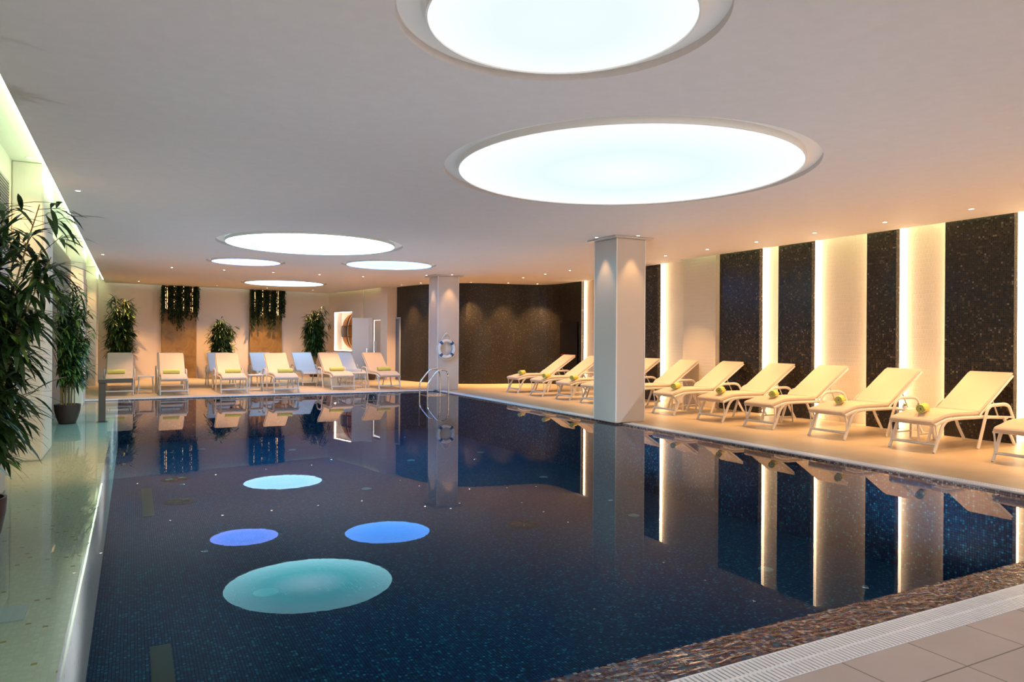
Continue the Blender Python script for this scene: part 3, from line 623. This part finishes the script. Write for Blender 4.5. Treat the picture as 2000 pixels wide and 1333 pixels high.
angN = math.atan2(dAB.y, dAB.x); t.rotation_euler.z = angN
def rib(name, mat, tilt, r0, r1, z0, z1, th=.01, k=14):
    """vertical crescent segment of a shell: half circle radius ~.72 m tall, bulging to the left"""
    V = []; f = []
    for i in range(k + 1):
        z = z0 + (z1 - z0) * i / k
        for r in (r0, r1):
            x = -math.sqrt(max(0, 1 - (z / .74) ** 2)) * r
            V += [(x, tilt - th, z), (x, tilt + th, z)]
    for i in range(k):
        a = 4 * i; b = a + 4; f += [(a, b, b + 2, a + 2), (a + 1, a + 3, b + 3, b + 1), (a, a + 1, b + 1, b), (a + 2, b + 2, b + 3, a + 3)]
    f += [(0, 2, 3, 1), (4 * k, 4 * k + 1, 4 * k + 3, 4 * k + 2)]
    return MB().add(V, f).build(name, mat, t, fix=True)
rib('shell', 'orange', -.02, .68, 1.12, .22, .72); rib('shell', 'orange', -.02, .68, 1.12, -.72, -.22); rib('dark_band', 'walnut', -.03, .66, 1.16, -.22, .22)
rib('inner_shell', 'orange', .02, .05, .66, -.72, .72)
for z in (.22, -.22): MB().box(-1.0, -.0, -.08, .10, z - .012, z + .012).build('shelf', 'walnut', t)
rib('rib', 'walnut', -.05, .655, .69, -.70, .70); rib('rib', 'walnut', -.05, .20, .22, -.70, .70)
# ------------------------------------------------------------------ doors
def door_leaf(name, label, x, y, w_, d_, h, ang, mat):
    t = thing(name, label, 'door', (x, y, 0), ang); lf = MB().box(0, w_, 0, d_, .01, h).build('leaf', mat, t, bevel=.005)
    MB().box(w_ - .09, w_ - .06, -.05, 0, 1.0, 1.15).build('handle', 'steel', lf); return t
door_leaf('open_door', 'tall white door leaf standing open right of the lit niche', 7.26, 26.55, .60, .05, 2.28, -.15, 'white')
t = thing('door_post', 'slim post with a bright edge beside the open white door', 'door frame', (7.86, 26.44, 0)); MB().box(0, .13, -.02, .04, 0, 2.3).build('post', 'white', t); MB().box(.13, .16, -.025, .045, 0, 2.3).build('edge', 'cushion', t)
o = MB().box(8.05, 8.13, 26.35, 26.42, 1.05, 1.42).build('wall_phone', 'white'); tag(o, 'small white wall box beside the doorway', 'wall box')
angD = math.atan2(24.44 - 26.11, 8.74 - 8.51)
t = thing('glass_door', 'narrow grey-blue door set in the dark mosaic wall', 'door', (8.535, 25.90, 0), angD)
MB().box(0, .80, -.05, -.02, .01, 2.26).build('leaf', 'grey', t); MB().box(-.03, .83, -.06, -.01, 2.26, 2.30).box(.80, .83, -.06, -.01, 0, 2.26).box(-.03, 0, -.06, -.01, 0, 2.26).build('frame', 'grey', t); MB().box(.5, .78, -.055, -.05, .02, 2.25).build('pane', 'grey_pane', t)
t = thing('dark_doorway', 'black doorway in the curved dark mosaic wall', 'door', (12.79, 19.68, 0)); MB().box(-.03, .0, 0, 1.05, 0.01, 2.1).build('leaf', 'black', t); MB().box(-.06, -.03, .02, .95, 1.0, 1.03).build('handrail', 'red', t)  # flat black panel: darkness of the door opening put into its colour
# ------------------------------------------------------------------ water spout, lifebuoy, ladder
t = thing('water_spout', 'square steel water spout shaped like an upturned L at the left pool edge', 'water spout', (-.49, 15.15, -.055))
MB().box(-.055, .055, -.05, .05, 0, .715).build('post', 'spout', t, bevel=.006); MB().box(-.056, .50, -.12, .12, .716, .785).build('beam', 'spout', t, bevel=.006); MB().box(-.09, .09, -.08, .08, 0, .012).build('base_plate', 'spout', t)
t = thing('lifebuoy', 'white and blue ring lifebuoy hung on the far column', 'lifebuoy', (8.18, 19.645, 1.22), 0)
MB().tube([(  .24 * math.cos(2 * PI * k / 40), 0,   .24 * math.sin(2 * PI * k / 40)) for k in range(40)], .05, 14, ref=(0, 1, 0), close=True).build('ring', 'buoy', t, smooth=80)
for q in (45, 135, 225, 315):
    MB().tube([(  .24 * math.cos(math.radians(q + d)), 0,   .24 * math.sin(math.radians(q + d))) for d in (-9, -4, 0, 4, 9)], .053, 14).build('band', 'blue', t, smooth=80)
rp = []
for k in range(48):
    q = 2 * PI * k / 48; r = .305 + .02 * abs(math.sin(2 * (q - PI / 4))); rp.append((r * math.cos(q), -.02, r * math.sin(q)))
MB().tube(rp, .008, 6, close=True).tube(round_path([(-.16, -.01, .29), (-.05, .0, .44), (.0, .01, .46), (.06, .0, .43), (.15, -.01, .29)], .04), .012, 6).tube(round_path([(.0, .01, .46), (.02, -.01, .30), (-.01, -.01, .1), (0, -.01, -.1)], .04), .006, 6).build('rope', 'rope', t, smooth=60)
MB().box(-.02, .02, .02, .05, .43, .47).build('hook', 'steel', t)
t = thing('pool_ladder', 'chrome pool ladder with looped handrails at the far pool corner', 'pool ladder', (0, 0, 0))
for y in (18.25, 18.85):
    MB().tube(round_path([(7.05, y, -.9), (7.05, y, .30), (7.30, y, .60), (7.42, y, .68), (7.60, y, .66), (7.66, y, .5), (7.66, y, -.03), (7.72, y, -.3)], .12, 6), .021, 10).build('handrail', 'steel', t, smooth=60)
for z in (-.035, -.35, -.65): MB().box(7.05, 7.16 if z < -.1 else 7.64, 18.27, 18.83, z, z + .025).build('step', 'steel', t)
# ------------------------------------------------------------------ pool floor fittings
for i, (x, y) in enumerate([(9.0 - 1.9, 14.98), (6.9, 11.77), (6.6, 8.6), (6.4, 5.9), (1.43, 18.21), (5.29, 14.63), (3.3, 17.2), (5.3, 17.8), (3.6, 12.2)]):
    lab = ['beyond the near column', 'behind the near column reflection', 'under the cream reflections', 'under the right-hand reflections', 'at the far left of the pool', 'left of the far column reflection', 'near the far edge', 'near the pool ladder', 'in mid pool'][i]
    tag(MB().lathe([(.001, .012), (.06, .012), (.085, .004), (.085, 0)], 24).build('pool_inlet', 'inlet', loc=(x, y, -1.1), smooth=50), 'pale round inlet on the pool floor ' + lab, 'pool inlet', 'round inlets on the pool floor')
tag(MB().lathe([(.001, .012), (.10, .012), (.125, .004), (.125, 0)], 28).build('pool_inlet', 'inlet', loc=(1.22, 7.67, -1.1), smooth=50), 'pale round inlet under the largest reflected disc', 'pool inlet')
def drain(label, x, y):
    t = thing('floor_drain', label, 'drain', (x, y, -1.1), 0, 'dark round drains on the pool floor'); MB().lathe([(.001, .01), (.20, .01), (.25, .004), (.25, 0)], 32).build('cover', 'drain', t, smooth=50)
    s = MB()
    for k in range(9): q = 2 * PI * k / 9; s.tube([(.05 * math.cos(q), .05 * math.sin(q), .013), (.18 * math.cos(q), .18 * math.sin(q), .013)], .012, 4, ref=(0, 0, 1))
    s.build('slots', 'marking', t)
drain('dark round drain at the left of the pool floor, nearer one', .67, 12.55); drain('dark round drain at the left of the pool floor, farther one', .71, 14.53); drain('dark round drain in the middle right of the pool floor', 4.89, 8.87)
for i, (y0, y1, l) in enumerate([(11.67, 13.85, 'farther olive tile strip on the left of the pool floor'), (5.2, 6.74, 'nearer olive tile strip on the left of the pool floor')]):
    tag(MB().box(.14, .30, y0, y1, -1.1, -1.094).build('lane_marking', 'marking'), l, 'lane marking', 'olive tile strips')
tag(MB().box(-.82, -.52, 4.72, 4.98, -.055, -.045).build('skimmer_cover', 'white'), 'white rectangular cover on the pale left ledge', 'cover')
# ------------------------------------------------------------------ ceiling downlights
SPOTS = []
def downlight(i, x, y, z, label, watts, size=70, tilt=(0, 0), blend=.6, group='small round ceiling downlights'):
    t = thing('downlight', label, 'downlight', (x, y, z), 0, group)
    MB().lathe([(.028, -.001), (.045, -.004), (.048, -.001), (.048, 0)], 20).build('ring', 'ring', t, smooth=50)
    MB().disc(.028, -.0015, 16, up=False).build('lens', 'lens', t)
    l = bpy.data.lights.new('spot', 'SPOT'); l.energy = watts; l.color = SPOT_COL; l.spot_size = math.radians(size); l.spot_blend = blend; l.shadow_soft_size = .03
    lo = bpy.data.objects.new('spot', l); C.objects.link(lo); lo.parent = t; lo.location = (0, 0, -.012); lo.rotation_euler = (tilt[0], tilt[1], 0)
ords = ['farthest', 'second farthest', 'third farthest', 'fourth farthest', 'fifth farthest', 'sixth farthest', 'seventh farthest', 'eighth farthest', 'ninth farthest', 'tenth farthest', 'eleventh farthest', 'twelfth farthest', 'thirteenth farthest', 'fourteenth farthest', 'fifteenth farthest']
for k in range(15): downlight(k, 10.52, 19.25 - 1.325 * k, ZC, 'ceiling downlight above the right row of loungers, ' + ords[k] + ' of that line', SPOT_W)
side5 = ['leftmost', 'second from left', 'middle', 'fourth from left', 'rightmost']
for k in range(5): downlight(k, .93 + 1.32 * k, 21.55, ZC, 'ceiling downlight above the facing loungers, ' + side5[k] + ' of that line', SPOT_W)
for x, y, l in [(.17, 27.48, 'leftmost, in the back left corner'), (2.69, 28.04, 'right of the left hanging garden'), (4.49, 28.40, 'before the right hanging garden'), (6.23, 28.59, 'above the palm by the niche')]: downlight(0, x, y, ZC, 'ceiling downlight close to the back wall, ' + l, SPOT_W * (.4 if x > 6 else 1.7), 95)
for x, y, l in [(8.33, 24.14, 'beside the blue door'), (8.60, 22.95, 'left of the far column'), (9.9, 21.72, 'right of the far column'), (11.1, 21.35, 'midway along it'), (12.10, 21.13, 'towards its right end')]: downlight(0, x, y, ZC, 'ceiling downlight washing the curved dark wall, ' + l, SPOT_W * 2.0, 76, blend=.8)
for x, y, l, tl in [(7.56, 11.02, 'on the left face of the near column', 0), (8.08, 10.46, 'on the right face of the near column', 0), (7.70, 20.07, 'on the left face of the far column', 0), (8.28, 19.50, 'on the right face of the far column', 0), (8.78, 20.0, 'right of the far column', 0)]: downlight(0, x, y, ZC, 'ceiling downlight shining ' + l, 60, 56)
for x, y, z, l in [(-.64, 10.9, ZC, 'near the nearest left column'), (-.62, 19.0, ZC, 'near the middle left column')]: downlight(0, x, y, z, 'ceiling downlight beside the left cove, ' + l, SPOT_W * .35)
for y, l in [(10.45, 'nearest left column'), (18.6, 'middle left column'), (25.2, 'farthest left column')]: downlight(0, -1.12, y, ZS, 'cove downlight in front of the ' + l, SPOT_W * .35, 60)

# ------------------------------------------------------------------ underwater fill lamps in the pool floor, added to brighten the ceiling
UW = [(.8, 5.0), (.8, 9.5), (.8, 14.0), (.8, 18.0), (4.0, 4.6), (6.9, 5.0), (6.9, 9.6), (6.6, 14.2), (6.4, 18.2), (3.8, 15.5)]
UWL = ['at the near left corner', 'left, beside the largest reflected disc', 'left, before the farther drain', 'at the far left corner', 'in the middle before the near rim', 'at the near right corner', 'right, before the near column', 'right, between the columns', 'before the ladder', 'in the far middle']
for (x, y), l_ in zip(UW, UWL):
    t = thing('underwater_fill_lamp', 'added underwater fill lamp in the pool floor ' + l_, 'underwater fill lamp', (x, y, -1.1), 0, 'underwater fill lamps added in the pool floor')
    MB().lathe([(.03, .006), (.045, .006), (.05, 0)], 20).build('ring', 'steel', t, smooth=50); MB().disc(.03, .005, 16).build('lens', 'inlet', t)
    l = bpy.data.lights.new('spot', 'SPOT'); l.energy = UW_FILL_W; l.color = UW_FILL_COL; l.spot_size = math.radians(165); l.spot_blend = 1; l.shadow_soft_size = .05
    lo = bpy.data.objects.new('spot', l); C.objects.link(lo); lo.parent = t; lo.location = (0, 0, .02); lo.rotation_euler = (PI, 0, 0)
